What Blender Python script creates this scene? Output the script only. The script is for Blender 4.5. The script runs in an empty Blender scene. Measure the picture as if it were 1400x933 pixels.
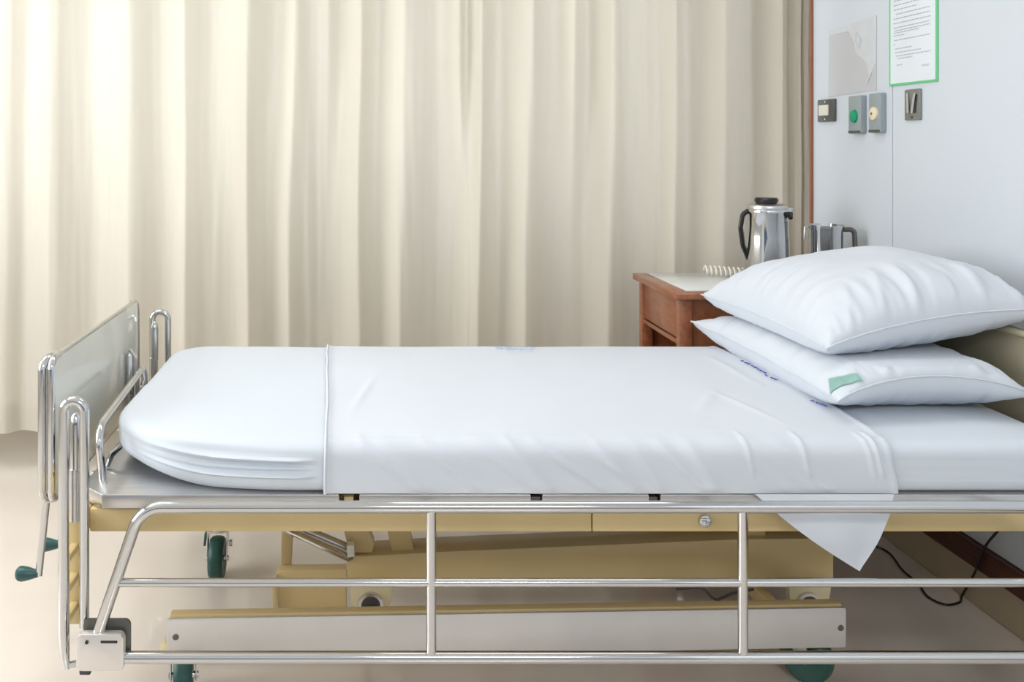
import bpy, bmesh, math, random
from math import pi, sin, cos, radians as R
from mathutils import Vector, Matrix, noise
random.seed(7)
S = bpy.context.scene
COL = S.collection

# ------------------------------------------------------------------ camera, world, lights, exposure
F = 1287.0                       # focal length in pixels of the 1400 px wide frame
EYE = 1.25
cd = bpy.data.cameras.new('camera'); cam = bpy.data.objects.new('camera', cd); COL.objects.link(cam)
cam.location = (0, 0, EYE); cam.rotation_euler = (pi/2, 0, 0)
cd.sensor_width = 36; cd.lens = F/1400*36
cd.shift_x = 0.15; cd.shift_y = -0.1918
cd.clip_start = 0.05
S.camera = cam
S.view_settings.view_transform = 'Standard'; S.view_settings.look = 'None'
S.view_settings.gamma = 1; S.view_settings.use_curve_mapping = False
S.view_settings.exposure = 0.30

w = bpy.data.worlds.new('world'); S.world = w; w.use_nodes = True
w.node_tree.nodes['Background'].inputs[0].default_value = (0.90, 0.95, 1.0, 1)
w.node_tree.nodes['Background'].inputs[1].default_value = 0.72

def area(name, loc, rot, sx, sy, power, col):
    l = bpy.data.lights.new(name, 'AREA'); l.shape = 'RECTANGLE'; l.size = sx; l.size_y = sy
    l.energy = power; l.color = col
    o = bpy.data.objects.new(name, l); COL.objects.link(o); o.location = loc; o.rotation_euler = rot
    return o
area('window_daylight', (-2.95, 1.6, 1.6), (0, R(-90), 0), 1.6, 2.6, 60, (0.95, 0.98, 1.0))
area('fill_light_foot', (-1.5, 2.2, 2.72), (0, 0, 0), 1.2, 0.6, 20, (1.0, 0.98, 0.95))  # added unseen fill lamp, washes the curtain top and the mattress foot
area('fill_light_aisle', (0.7, -1.7, 2.72), (0, 0, 0), 1.2, 0.6, 50, (1.0, 0.98, 0.95))  # fill lamp added behind the camera to brighten the gear under the bed
area('fill_light_bed', (0.7, 2.35, 2.72), (0, 0, 0), 1.2, 0.6, 4, (1.0, 0.98, 0.95))  # added overhead fill for the bed top and the curtain
area('curtain_backlight', (-0.2, 4.12, 1.75), (R(-90), 0, 0), 3.2, 1.6, 8, (0.93, 0.97, 1.0))  # backlight added behind the curtain to brighten the cloth

def P(px, py, Y):                # point at depth Y seen at a pixel, as world metres
    return Vector(((px-490)*Y/F, Y, EYE-(py-198)*Y/F))

# ------------------------------------------------------------------ materials
def mat(name, col, rough=0.5, metal=0.0, var=0.06, scale=6, bump=0.0, bscale=60, coat=0.0, trans=0.0, stretch=(1,1,1), spec=0.5, sheen=0.0, subsurf=0.0):
    m = bpy.data.materials.new(name); m.use_nodes = True
    nt = m.node_tree; b = nt.nodes['Principled BSDF']
    b.inputs['Roughness'].default_value = rough; b.inputs['Metallic'].default_value = metal
    b.inputs['Coat Weight'].default_value = coat; b.inputs['Specular IOR Level'].default_value = spec
    b.inputs['Sheen Weight'].default_value = sheen
    tc = nt.nodes.new('ShaderNodeTexCoord'); mp = nt.nodes.new('ShaderNodeMapping')
    mp.inputs['Scale'].default_value = stretch
    nt.links.new(tc.outputs['Object'], mp.inputs[0])
    n = nt.nodes.new('ShaderNodeTexNoise'); n.inputs['Scale'].default_value = scale; n.inputs['Detail'].default_value = 4
    nt.links.new(mp.outputs[0], n.inputs[0])
    r = nt.nodes.new('ShaderNodeValToRGB')
    r.color_ramp.elements[0].position = 0.3; r.color_ramp.elements[1].position = 0.7
    lo = [max(0, c*(1-var)) for c in col]; hi = [min(1, c*(1+var)) for c in col]
    r.color_ramp.elements[0].color = (*lo, 1); r.color_ramp.elements[1].color = (*hi, 1)
    nt.links.new(n.outputs[0], r.inputs[0]); nt.links.new(r.outputs[0], b.inputs['Base Color'])
    if bump:
        n2 = nt.nodes.new('ShaderNodeTexNoise'); n2.inputs['Scale'].default_value = bscale; n2.inputs['Detail'].default_value = 3
        nt.links.new(mp.outputs[0], n2.inputs[0])
        bp = nt.nodes.new('ShaderNodeBump'); bp.inputs['Strength'].default_value = bump; bp.inputs['Distance'].default_value = 0.01
        nt.links.new(n2.outputs[0], bp.inputs['Height']); nt.links.new(bp.outputs[0], b.inputs['Normal'])
    if trans:
        t = nt.nodes.new('ShaderNodeBsdfTranslucent'); nt.links.new(r.outputs[0], t.inputs[0])
        mx = nt.nodes.new('ShaderNodeMixShader'); mx.inputs[0].default_value = trans
        out = nt.nodes['Material Output']
        nt.links.new(b.outputs[0], mx.inputs[1]); nt.links.new(t.outputs[0], mx.inputs[2]); nt.links.new(mx.outputs[0], out.inputs[0])
    return m
M = {}
M['chrome'] = mat('chrome', (0.60, 0.605, 0.61), 0.09, 1.0, 0.03)
M['steel'] = mat('brushed_steel', (0.62, 0.61, 0.61), 0.30, 1.0, 0.05, 8, 0.02, 40, stretch=(1, 12, 12))
M['cover_steel'] = mat('satin_steel_cover', (0.68, 0.67, 0.66), 0.42, 0.7, 0.05, 5)
M['olive_paint'] = mat('olive_beige_paint', (0.42, 0.38, 0.27), 0.4, 0, 0.04)
M['reflection_dark'] = mat('blue_grey_reflection_wall', (0.12, 0.16, 0.22), 0.6, 0, 0.04)  # dark tone of the added wall that the chrome mirrors
M['latch_steel'] = mat('satin_latch_steel', (0.72, 0.69, 0.66), 0.35, 0.6, 0.03)
M['beige'] = mat('beige_paint', (0.60, 0.46, 0.225), 0.38, 0, 0.04, 5, coat=0.2)
M['cream'] = mat('cream_paint', (0.70, 0.62, 0.40), 0.4, 0, 0.04)
M['panel'] = mat('pale_laminate', (0.66, 0.67, 0.62), 0.14, 0.0, 0.03, 3, coat=0.5)
M['sheet'] = mat('white_sheet', (0.62, 0.675, 0.74), 0.8, 0, 0.015, 3, 0.12, 9, sheen=0.1)
M['sheet2'] = mat('white_draw_sheet', (0.635, 0.68, 0.745), 0.8, 0, 0.015, 3, 0.15, 7, sheen=0.1)
M['pillow'] = mat('white_pillowcase', (0.635, 0.68, 0.745), 0.8, 0, 0.015, 3, 0.25, 9, sheen=0.1)
M['curtain'] = mat('cream_curtain', (0.88, 0.845, 0.77), 0.85, 0, 0.03, 4, 0.05, 300, trans=0.36, stretch=(1, 1, 0.2), sheen=0.1)
M['floor'] = mat('vinyl_floor', (0.71, 0.645, 0.575), 0.16, 0, 0.05, 1.6, 0.01, 30, coat=0.2)
M['skirting'] = mat('beige_skirting', (0.45, 0.38, 0.26), 0.3, 0, 0.05)
M['wall'] = mat('bluewhite_laminate_wall', (0.63, 0.68, 0.74), 0.35, 0, 0.02, 1.5)
M['backwall'] = mat('cream_plaster', (0.66, 0.62, 0.54), 0.8, 0, 0.04, 2)
M['ceiling'] = mat('white_ceiling', (0.8, 0.8, 0.79), 0.9, 0, 0.02)
M['darkwood'] = mat('dark_red_wood', (0.075, 0.020, 0.012), 0.3, 0, 0.3, 8, stretch=(10, 1, 10))
M['wood'] = mat('reddish_brown_wood', (0.30, 0.105, 0.045), 0.28, 0, 0.22, 9, 0.02, 60, coat=0.3, stretch=(8, 1.2, 8))
M['trimwood'] = mat('brown_trim', (0.29, 0.115, 0.065), 0.35, 0, 0.12, 8, stretch=(8, 8, 1))
M['glass_top'] = mat('white_glass_top', (0.72, 0.74, 0.74), 0.10, 0, 0.02)
M['black'] = mat('black_plastic', (0.012, 0.011, 0.011), 0.25, 0, 0.1)
M['grey_rubber'] = mat('dark_grey_rubber', (0.055, 0.05, 0.055), 0.5, 0, 0.1)
M['teal'] = mat('teal_green_plastic', (0.018, 0.085, 0.085), 0.35, 0, 0.12)
M['teal_wheel'] = mat('teal_green_wheel', (0.015, 0.075, 0.062), 0.4, 0, 0.15)
M['white_plastic'] = mat('ivory_plastic', (0.75, 0.72, 0.62), 0.4, 0, 0.03)
M['cord_white'] = mat('ivory_cord', (0.82, 0.78, 0.70), 0.4, 0, 0.05)
M['blue_ink'] = mat('blue_ink', (0.07, 0.09, 0.42), 0.7, 0, 0.1)
M['faint_ink'] = mat('faint_blue_ink', (0.45, 0.55, 0.80), 0.8, 0, 0.1)
M['mint'] = mat('mint_cloth_tag', (0.50, 0.76, 0.70), 0.8, 0, 0.03)
M['paper'] = mat('white_paper', (0.74, 0.79, 0.84), 0.6, 0, 0.02)
M['green_edge'] = mat('green_edging', (0.13, 0.56, 0.24), 0.4, 0, 0.04)
M['print'] = mat('grey_print', (0.46, 0.49, 0.54), 0.7, 0, 0.1)
M['faded'] = mat('faded_grey_film', (0.53, 0.54, 0.56), 0.3, 0, 0.03, 4)
M['film'] = mat('pale_worn_film', (0.61, 0.64, 0.67), 0.4, 0, 0.05, 14)
M['plate'] = mat('grey_metal_plate', (0.33, 0.38, 0.40), 0.4, 0.2, 0.06)
M['plate_dark'] = mat('dark_grey_plate', (0.13, 0.13, 0.12), 0.35, 0.5, 0.06)
M['green_disc'] = mat('green_plastic', (0.0, 0.30, 0.15), 0.4, 0, 0.05)
M['cream_disc'] = mat('cream_plastic', (0.78, 0.68, 0.50), 0.4, 0, 0.03)
M['brown_dot'] = mat('brown_hole', (0.25, 0.12, 0.06), 0.5, 0, 0.05)
M['olive_plate'] = mat('olive_grey_plate', (0.28, 0.29, 0.26), 0.35, 0.6, 0.06)
M['tungsten'] = mat('dark_slot', (0.02, 0.02, 0.02), 0.5, 0, 0.05)
M['diffuser'] = mat('fill_lamp_diffuser', (0.9, 0.9, 0.88), 0.5, 0, 0.01)  # glowing face of the added fill lamps
b_ = M['diffuser'].node_tree.nodes['Principled BSDF']
b_.inputs['Emission Color'].default_value = (1, 0.98, 0.95, 1); b_.inputs['Emission Strength'].default_value = 0.5

# ------------------------------------------------------------------ mesh helpers
def obj(name, bm, m, parent=None, smooth=35, loc=None):
    me = bpy.data.meshes.new(name)
    bmesh.ops.recalc_face_normals(bm, faces=bm.faces)
    bm.to_mesh(me); bm.free()
    if smooth:
        for p in me.polygons: p.use_smooth = True
        me.set_sharp_from_angle(angle=R(smooth))
    me.materials.append(M[m])
    o = bpy.data.objects.new(name, me); COL.objects.link(o)
    if parent:
        o.parent = parent
        o.matrix_parent_inverse = Matrix.Translation(-world_loc(parent))
    return o
def world_loc(o):
    v = Vector(o.location)
    while o.parent:                # parents are only translated and their children carry the inverse
        return Vector((0, 0, 0)) + v if o.type == 'EMPTY' else Vector((0, 0, 0))
    return v if o.type == 'EMPTY' else Vector((0, 0, 0))
def thing(name, label, cat, loc, group=None):
    o = bpy.data.objects.new(name, None); COL.objects.link(o)
    o.location = loc; o.empty_display_size = 0.1
    o['label'] = label; o['category'] = cat
    if group: o['group'] = group
    return o
def tag(o, label, cat, group=None):
    o['label'] = label; o['category'] = cat
    if group: o['group'] = group
    return o
def struct(name, bm, m, parent=None, smooth=0):
    o = obj(name, bm, m, parent, smooth)
    if not parent: o['kind'] = 'structure'
    return o
def new(): return bmesh.new()
def box(bm, x0, x1, y0, y1, z0, z1, bev=0.0, seg=2):
    g = bmesh.ops.create_cube(bm, size=1)
    vs = g['verts']
    bmesh.ops.scale(bm, vec=(x1-x0, y1-y0, z1-z0), verts=vs)
    bmesh.ops.translate(bm, vec=((x0+x1)/2, (y0+y1)/2, (z0+z1)/2), verts=vs)
    if bev:
        es = list({e for v in vs for e in v.link_edges})
        bmesh.ops.bevel(bm, geom=es, offset=bev, segments=seg, affect='EDGES', profile=0.5)
    return bm
def fillet(pts, r, n=7):
    pts = [Vector(p) for p in pts]; out = [pts[0]]
    for i in range(1, len(pts)-1):
        a, b, c = pts[i-1], pts[i], pts[i+1]
        u = (a-b); v = (c-b); lu, lv = u.length, v.length; u.normalize(); v.normalize()
        ang = u.angle(v)
        d = min(r/math.tan(ang/2), lu*0.49, lv*0.49); rr = d*math.tan(ang/2)
        p0, p1 = b+u*d, b+v*d
        cen = b+(u+v).normalized()*(rr/math.sin(ang/2))
        for k in range(n+1):
            t = k/n
            q = (p0-cen).lerp(p1-cen, t)
            w_ = (p0-cen).angle(p1-cen, 0)
            if w_ > 1e-4: q = ((p0-cen)*sin((1-t)*w_)+(p1-cen)*sin(t*w_))/sin(w_)
            out.append(cen+q)
    out.append(pts[-1]); return out
def tube(bm, pts, r, seg=14, closed=False, ell=(1, 1), caps=True, up=None):
    pts = [Vector(p) for p in pts]; n = len(pts); rings = []
    rs = r if isinstance(r, (list, tuple)) else [r]*n
    def tan(i):
        if closed: return (pts[(i+1) % n]-pts[i-1]).normalized()
        return (pts[min(i+1, n-1)]-pts[max(i-1, 0)]).normalized()
    t = tan(0); ref = Vector(up) if up else (Vector((0, 0, 1)) if abs(t.z) < 0.9 else Vector((1, 0, 0)))
    nrm = (ref-t*ref.dot(t)).normalized()
    for i in range(n):
        t = tan(i); nrm = (nrm-t*nrm.dot(t)).normalized(); bi = t.cross(nrm)
        rings.append([bm.verts.new(pts[i]+nrm*cos(2*pi*k/seg)*rs[i]*ell[0]+bi*sin(2*pi*k/seg)*rs[i]*ell[1]) for k in range(seg)])
    m = n if closed else n-1
    for i in range(m):
        a, b = rings[i], rings[(i+1) % n]
        for k in range(seg): bm.faces.new((a[k], a[(k+1) % seg], b[(k+1) % seg], b[k]))
    if not closed and caps: bm.faces.new(rings[0][::-1]); bm.faces.new(rings[-1])
    return bm
def lathe(bm, prof, o=(0, 0, 0), axis='Z', seg=32, ang=None):
    rings = []; o = Vector(o)
    for r, h in prof:
        ring = []
        for k in range(seg):
            a = 2*pi*k/seg; c, s = r*cos(a), r*sin(a)
            v = {'Z': Vector((c, s, h)), 'X': Vector((h, c, s)), 'Y': Vector((s, h, c))}[axis]
            ring.append(bm.verts.new(o+v))
        rings.append(ring)
    for a, b in zip(rings, rings[1:]):
        for k in range(seg): bm.faces.new((a[k], a[(k+1) % seg], b[(k+1) % seg], b[k]))
    if prof[0][0] > 1e-5: bm.faces.new(rings[0][::-1])
    if prof[-1][0] > 1e-5: bm.faces.new(rings[-1])
    bmesh.ops.remove_doubles(bm, verts=[v for r_ in (rings[0], rings[-1]) for v in r_], dist=1e-6)
    return bm
def prism(bm, poly, axis, a, b, bev=0.0):
    """poly in the plane across axis: X -> (y,z), Y -> (x,z), Z -> (x,y)"""
    def v3(p, h):
        return {'X': (h, p[0], p[1]), 'Y': (p[0], h, p[1]), 'Z': (p[0], p[1], h)}[axis]
    A = [bm.verts.new(v3(p, a)) for p in poly]; B = [bm.verts.new(v3(p, b)) for p in poly]
    fs = [bm.faces.new(A), bm.faces.new(B[::-1])]
    n = len(poly)
    for i in range(n): fs.append(bm.faces.new((A[i], B[i], B[(i+1) % n], A[(i+1) % n])))
    if bev:
        es = list(fs[0].edges)+list(fs[1].edges)
        bmesh.ops.recalc_face_normals(bm, faces=fs)
        bmesh.ops.bevel(bm, geom=es, offset=bev, segments=2, affect='EDGES', profile=0.5)
    return bm
def rrect(x0, x1, y0, y1, r, n=6):
    out = []
    for cx, cy, a0 in ((x1-r, y1-r, 0), (x0+r, y1-r, 90), (x0+r, y0+r, 180), (x1-r, y0+r, 270)):
        for k in range(n+1):
            a = R(a0+90*k/n); out.append((cx+r*cos(a), cy+r*sin(a)))
    return out
def grid(bm, fn, nu, nv):
    vs = [[bm.verts.new(fn(i/nu, j/nv)) for j in range(nv+1)] for i in range(nu+1)]
    for i in range(nu):
        for j in range(nv): bm.faces.new((vs[i][j], vs[i+1][j], vs[i+1][j+1], vs[i][j+1]))
    return vs
def sm(a, b, x):
    t = max(0, min(1, (x-a)/(b-a))); return t*t*(3-2*t)

# ------------------------------------------------------------------ the room
WX = 1.68                        # head wall plane
WEND = 3.476
b = new(); box(b, -3.2, 2.6, -3.6, 4.3, -0.05, 0); struct('floor', b, 'floor')
b = new(); box(b, -3.2, 2.6, -3.6, 4.3, 2.8, 2.85); struct('ceiling', b, 'ceiling')
wb = struct('wall_back', box(new(), -3.2, 2.6, 4.2, 4.3, 0, 0.88), 'backwall')
for a in ((-3.2, -2.57, 0.88, 2.62), (1.47, 2.6, 0.88, 2.62), (-3.2, 2.6, 2.62, 2.8)):
    struct('wall_section', box(new(), a[0], a[1], 4.2, 4.3, a[2], a[3]), 'backwall', wb)
wf = new()
for a in ((-2.57, 1.47, 0.88, 0.93), (-2.57, 1.47, 2.57, 2.62), (-2.57, -2.52, 0.93, 2.57), (1.42, 1.47, 0.93, 2.57), (-0.575, -0.525, 0.93, 2.57)):
    box(wf, a[0], a[1], 4.22, 4.27, a[2], a[3], 0.004)
struct('backlight_window', wf, 'ceiling')  # unseen window frame added to go with the curtain backlight
b = new(); box(b, 2.5, 2.6, WEND+0.1, 4.2, 0, 2.8); struct('wall_recess', b, 'backwall')
b = new(); box(b, -3.2, 2.6, -3.7, -3.6, 0, 1.15); struct('reflection_wall', b, 'reflection_dark')  # unseen low wall, added so the chrome mirrors a dark band
wr = struct('wall_right', box(new(), WX+0.012, WX+0.12, -1.2, WEND, 0, 2.8), 'wall')
for y0, y1 in ((-1.2, 0.52), (0.523, 1.74), (1.743, 2.960), (2.964, WEND)):
    struct('wall_panel', box(new(), WX, WX+0.012, y0, y1, 0.172, 2.8, 0.0012), 'wall', wr)
b = new(); box(b, WX-0.008, WX+0.012, -1.2, WEND, 0, 0.104, 0.003); struct('baseboard_right', b, 'skirting')
b = new(); box(b, WX-0.018, WX+0.012, -1.2, WEND, 0.106, 0.170, 0.004); struct('trim_1', b, 'darkwood')
b = new(); box(b, WX-0.010, WX+0.13, WEND, WEND+0.012, 0, 2.8, 0.003); struct('trim_2', b, 'trimwood')
# left wall with its window
wl = struct('wall_left', box(new(), -3.2, -3.1, -1.2, 4.2, 0, 0.75), 'backwall')
for a in ((-1.2, 0.2, 0.75, 2.45), (3.0, 4.2, 0.75, 2.45), (-1.2, 4.2, 2.45, 2.8)):
    struct('wall_section', box(new(), -3.2, -3.1, a[0], a[1], a[2], a[3]), 'backwall', wl)
wf = new()
for a in ((0.2, 3.0, 0.75, 0.80), (0.2, 3.0, 2.40, 2.45), (0.2, 0.25, 0.80, 2.40), (2.95, 3.0, 0.80, 2.40), (1.575, 1.625, 0.80, 2.40)):
    box(wf, -3.18, -3.13, a[0], a[1], a[2], a[3], 0.004)
struct('window_1', wf, 'ceiling')

# ------------------------------------------------------------------ curtains
TOPF = [(-330, 0), (-280, 1), (-230, 0), (-170, 1), (-110, 0), (-50, 1), (12, .3), (35, .7), (72, 0), (124, .62), (182, 0), (224, .75), (255, 0), (292, .8), (340, 0), (376, 1), (404, .05), (432, .5), (446, .45), (465, .95), (494, 0), (517, .9), (553, 0), (604, .9), (629, .25), (640, .8), (657, 0), (686, .9), (725, 0), (761, .8), (784, .15), (808, .95), (835, 0), (872, .6), (886, .7), (898, .5), (919, 0), (944, .8), (985, 0), (1034, 1), (1062, 0)]
BOTF = [(-330, 0), (-280, 1), (-230, 0), (-170, 1), (-110, 0), (-50, 1), (10, .3), (30, .7), (72, 0), (126, .7), (180, 0), (224, .75), (256, 0), (290, .7), (313, 1), (340, 0), (366, 1), (395, .0), (420, .5), (436, .9), (452, 1), (490, 0), (513, .8), (545, 0), (607, .95), (622, .9), (640, .2), (652, 0), (684, .95), (716, 0), (752, .75), (776, .8), (798, .9), (828, 0), (866, .55), (880, .6), (898, .6), (915, 0), (940, .8), (982, 0), (1034, 1), (1062, 0)]
CY = 3.56
def curtain(name, top, bot, z0, z1, ybase, amp, label, n, nz=26):
    root = thing(name, label, 'curtain', ((top[0][0]+top[-1][0]-980)*0.5*ybase/F, ybase, z0))
    top = [((p-490)*ybase/F, d) for p, d in top]; bot = [((p-490)*ybase/F, d) for p, d in bot]
    # both lists are resampled by a shared parameter so that folds slant and split
    def ev(L, t):
        x0, x1 = L[0][0], L[-1][0]; x = x0+(x1-x0)*t
        for (a, da), (c, dc) in zip(L, L[1:]):
            if x <= c+1e-9:
                k = (x-a)/(c-a); k = k*k*(3-2*k); return da+(dc-da)*k
        return L[-1][1]
    x0, x1 = top[0][0], top[-1][0]
    def pt(u, v, off=0.0):
        z = z0+(z1-z0)*v; h = sm(0.75, 1.72, z)
        x = x0+(x1-x0)*u
        wob = 0.004*noise.noise(Vector((x*3, z*1.3, 2)))
        uu = u+wob/(x1-x0)*2
        d = ev(bot, max(0, min(1, uu)))*(1-h)+ev(top, max(0, min(1, uu)))*h
        d = d**0.8
        y = ybase+amp*(d-0.5)+0.010*noise.noise(Vector((x*14, z*1.1, 5)))+0.003*noise.noise(Vector((x*45, z*2.4, 9)))
        return Vector((x, y+off, z+0.01*sin(x*5)*(1-v)))
    bm = new(); grid(bm, pt, n, nz)
    bmesh.ops.solidify(bm, geom=bm.faces[:], thickness=0.0015)
    obj('cloth', bm, 'curtain', root, 60)
    bm = new(); hh = 0.105/(z1-z0)
    grid(bm, lambda u, v: pt(u, v*hh, -0.0035+0.002*abs(v-0.5)), n, 3)
    bmesh.ops.solidify(bm, geom=bm.faces[:], thickness=0.0012)
    obj('hem', bm, 'curtain', root, 60)
    return root
curtain('privacy_curtain', TOPF, BOTF, 0.165, 2.62, CY, 0.10, 'long cream curtain hanging in soft folds across the back behind the bed', 900)
NAR = [(1072, 1), (1081, 1), (1084, .05), (1090, 0), (1092.5, 1), (1095, .05), (1101, 0), (1104, 1), (1109, .6)]
curtain('gathered_curtain', NAR, NAR, 0.165, 2.62, 3.56, 0.06, 'narrow gathered curtain edge bunched beside the brown wall trim', 80)
tr = obj('curtain_track', box(new(), -2.4, 1.8, CY-0.03, CY+0.10, 2.62, 2.66, 0.005), 'steel')
tag(tr, 'metal ceiling track that carries the cream curtains', 'curtain track')
for x in (-2.2, -0.9, 0.4, 1.7): obj('hanger', box(new(), x-0.01, x+0.01, CY+0.02, CY+0.04, 2.66, 2.8), 'steel', tr, 0)

# ------------------------------------------------------------------ things on the head wall
def wz(px, py): return EYE-WX*(py-198)/(px-490)
def wy(px): return WX*F/(px-490)
# notice with green edging
ya, yb = wy(1283.5), wy(1217.5); z0, z1 = 1.434, 1.775
nt_ = thing('notice', 'white printed notice with a bright green border on the head wall', 'notice', (WX-0.001, (ya+yb)/2, z0))
obj('paper', box(new(), WX-0.003, WX-0.0005, ya+.002, yb-.002, z0+.002, z1-.002), 'paper', nt_, 0)
b = new(); e = 0.0095
for a in ((ya, yb, z0, z0+.007), (ya, yb, z1-.007, z1), (ya, ya+e, z0+.007, z1-.007), (yb-0.005, yb, z0+.007, z1-.007)):
    box(b, WX-0.0045, WX-0.0005, *a, 0.0008)
obj('green_border', b, 'green_edge', nt_, 0)
random.seed(3)
pw = yb-ya
lines = [(0.062, .25, .12, .62), (0.082, .14, .5, 1), (0.0905, .10, .92, 1), (0.101, .08, .70, 1), (0.113, .08, .48, 1), (0.127, .04, .08, 1), (0.140, .06, .92, 1), (0.154, .04, .3, 1), (0.163, .04, .66, 1), (0.170, .06, .9, 1), (0.179, .04, .9, 1), (0.193, .04, .92, 1), (0.207, .04, .90, 1), (0.221, .10, .9, 1), (0.235, .04, .6, 1), (0.249, .04, .92, 1), (0.263, .04, .92, 1), (0.277, .10, .88, 1), (0.291, .04, .9, 1), (0.308, .2, .8, 1)]
for h, a, c, _ in lines:
    b = new(); t = a
    x_l, x_r = yb-0.014-a*(pw-.03), yb-0.014-c*(pw-.03)
    if x_r > x_l: x_l, x_r = x_r, x_l
    y = x_l
    while y > x_r:
        ln = random.uniform(.008, .024)
        box(b, WX-0.0036, WX-0.003, max(x_r, y-ln), y, z0+h, z0+h+.0032)
        y -= ln+.0035
    obj('text_line', b, 'print', nt_, 0)
b = new()
tube(b, [(WX-0.0035, yb-0.17-0.003*k, z0+0.052+0.004*sin(k*1.9)) for k in range(14)], 0.0006, 6)
obj('signature', b, 'print', nt_, 0)
# faded poster film
yl, yr = wy(1133), wy(1199)
fd = thing('faded_sheet', 'worn translucent grey sheet stuck on the wall above the light switch', 'sheet', (WX-0.001, (yl+yr)/2, 1.42))
def fq(t, z): return (yl+(yr-yl)*t, z)
b = new(); prism(b, [fq(0.0, 1.42), fq(1, 1.428), fq(1, 1.668), fq(0.75, 1.655), fq(0.3, 1.648), fq(0.02, 1.636)], 'X', WX-0.0018, WX-0.0004)
obj('film', b, 'faded', fd, 0)
b = new(); prism(b, [fq(0.80, 1.44), fq(0.99, 1.52), fq(1, 1.67), fq(0.02, 1.655), fq(0.02, 1.637), fq(0.45, 1.64), fq(0.56, 1.60), fq(0.60, 1.56), fq(0.82, 1.52), fq(0.86, 1.47)], 'X', WX-0.0026, WX-0.0018)
obj('peeling_edge', b, 'film', fd, 0)
b = new()
tube(b, [(WX-0.003, *fq(0.62, 1.63)), (WX-0.005, *fq(0.72, 1.60)), (WX-0.003, *fq(0.68, 1.575)), (WX-0.004, *fq(0.60, 1.60))], 0.0012, 6, closed=True)
obj('crease', b, 'film', fd, 0); b = new()
tube(b, [(WX-0.003, *fq(0.84, 1.455)), (WX-0.004, *fq(0.93, 1.49)), (WX-0.003, *fq(0.94, 1.45))], 0.0012, 6, closed=True)
obj('crease', b, 'film', fd, 0)
# light switch
def plate(name, label, px0, px1, zb, zt, m, cat='switch', th=0.012):
    a, c = wy(px1), wy(px0)
    t = thing(name, label, cat, (WX, (a+c)/2, zb))
    bm = new(); prism(bm, rrect(a, c, zb, zt, 0.005), 'X', WX-th, WX-0.0003, 0.002); obj('plate', bm, m, t)
    return t, a, c
t, a, c = plate('light_switch', 'dark grey square switch plate with an ivory rocker nearest the curtain', 1122, 1144, 1.332, 1.412, 'plate_dark')
obj('rocker', box(new(), WX-0.018, WX-0.012, a+.03, c-.018, 1.354, 1.392, 0.002), 'white_plastic', t)
obj('screw', lathe(new(), [(0.003, WX-0.0135), (0.003, WX-0.012)], (0, (a+c)/2, 1.403), 'X', 10), 'chrome', t)
obj('screw', lathe(new(), [(0.003, WX-0.0135), (0.003, WX-0.012)], (0, (a+c)/2, 1.341), 'X', 10), 'chrome', t)
t, a, c = plate('gas_outlet', 'tall grey wall plate with a round green disc', 1168, 1185, 1.287, 1.414, 'plate', 'wall outlet', 0.02)
obj('green_disc', lathe(new(), [(0.0, WX-0.030), (0.012, WX-0.029), (0.021, WX-0.026), (0.022, WX-0.02)], (0, (a+c)/2, 1.345), 'X', 24), 'green_disc', t)
obj('lower_lip', box(new(), WX-0.022, WX-0.02, a+.002, c-.002, 1.289, 1.297, 0.002), 'plate_dark', t)
t, a, c = plate('gas_outlet', 'tall grey wall plate with a round cream disc and brown centre', 1196, 1212, 1.288, 1.416, 'plate', 'wall outlet', 0.02)
obj('cream_disc', lathe(new(), [(0.0, WX-0.030), (0.012, WX-0.029), (0.021, WX-0.026), (0.022, WX-0.02)], (0, (a+c)/2, 1.350), 'X', 24), 'cream_disc', t)
obj('centre_hole', lathe(new(), [(0.0, WX-0.0318), (0.004, WX-0.0312), (0.005, WX-0.029)], (0, (a+c)/2, 1.350), 'X', 12), 'brown_dot', t)
obj('lower_lip', box(new(), WX-0.022, WX-0.02, a+.002, c-.002, 1.290, 1.298, 0.002), 'plate_dark', t)
t, a, c = plate('wall_bracket', 'olive grey bracket plate with a V shaped holder under the notice', 1240, 1261, 1.324, 1.418, 'olive_plate', 'bracket', 0.008)
ym = (a+c)/2
for s in (-1, 1):
    b = new(); tube(b, [(WX-0.010, ym+s*0.020, 1.406), (WX-0.014, ym+s*0.010, 1.345)], 0.0042, 10)
    obj('prong', b, 'chrome', t)
    b = new(); tube(b, [(WX-0.0085, ym+s*0.027, 1.400), (WX-0.0085, ym+s*0.018, 1.345)], 0.0025, 8)
    obj('slot', b, 'tungsten', t)
obj('screw', lathe(new(), [(0.004, WX-0.0105), (0.004, WX-0.008)], (0, ym, 1.333), 'X', 12), 'plate_dark', t)

# ------------------------------------------------------------------ the bed
bed = thing('hospital_bed', 'steel and beige hospital bed with crank handles, chrome guard rails and casters', 'bed', (0.5, 2.42, 0))
NB, FB = 1.955, 2.885            # near and far sides of the bed frame
def part(name, bm, m, parent=None, smooth=35): return obj(name, bm, m, parent or bed, smooth)

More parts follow.
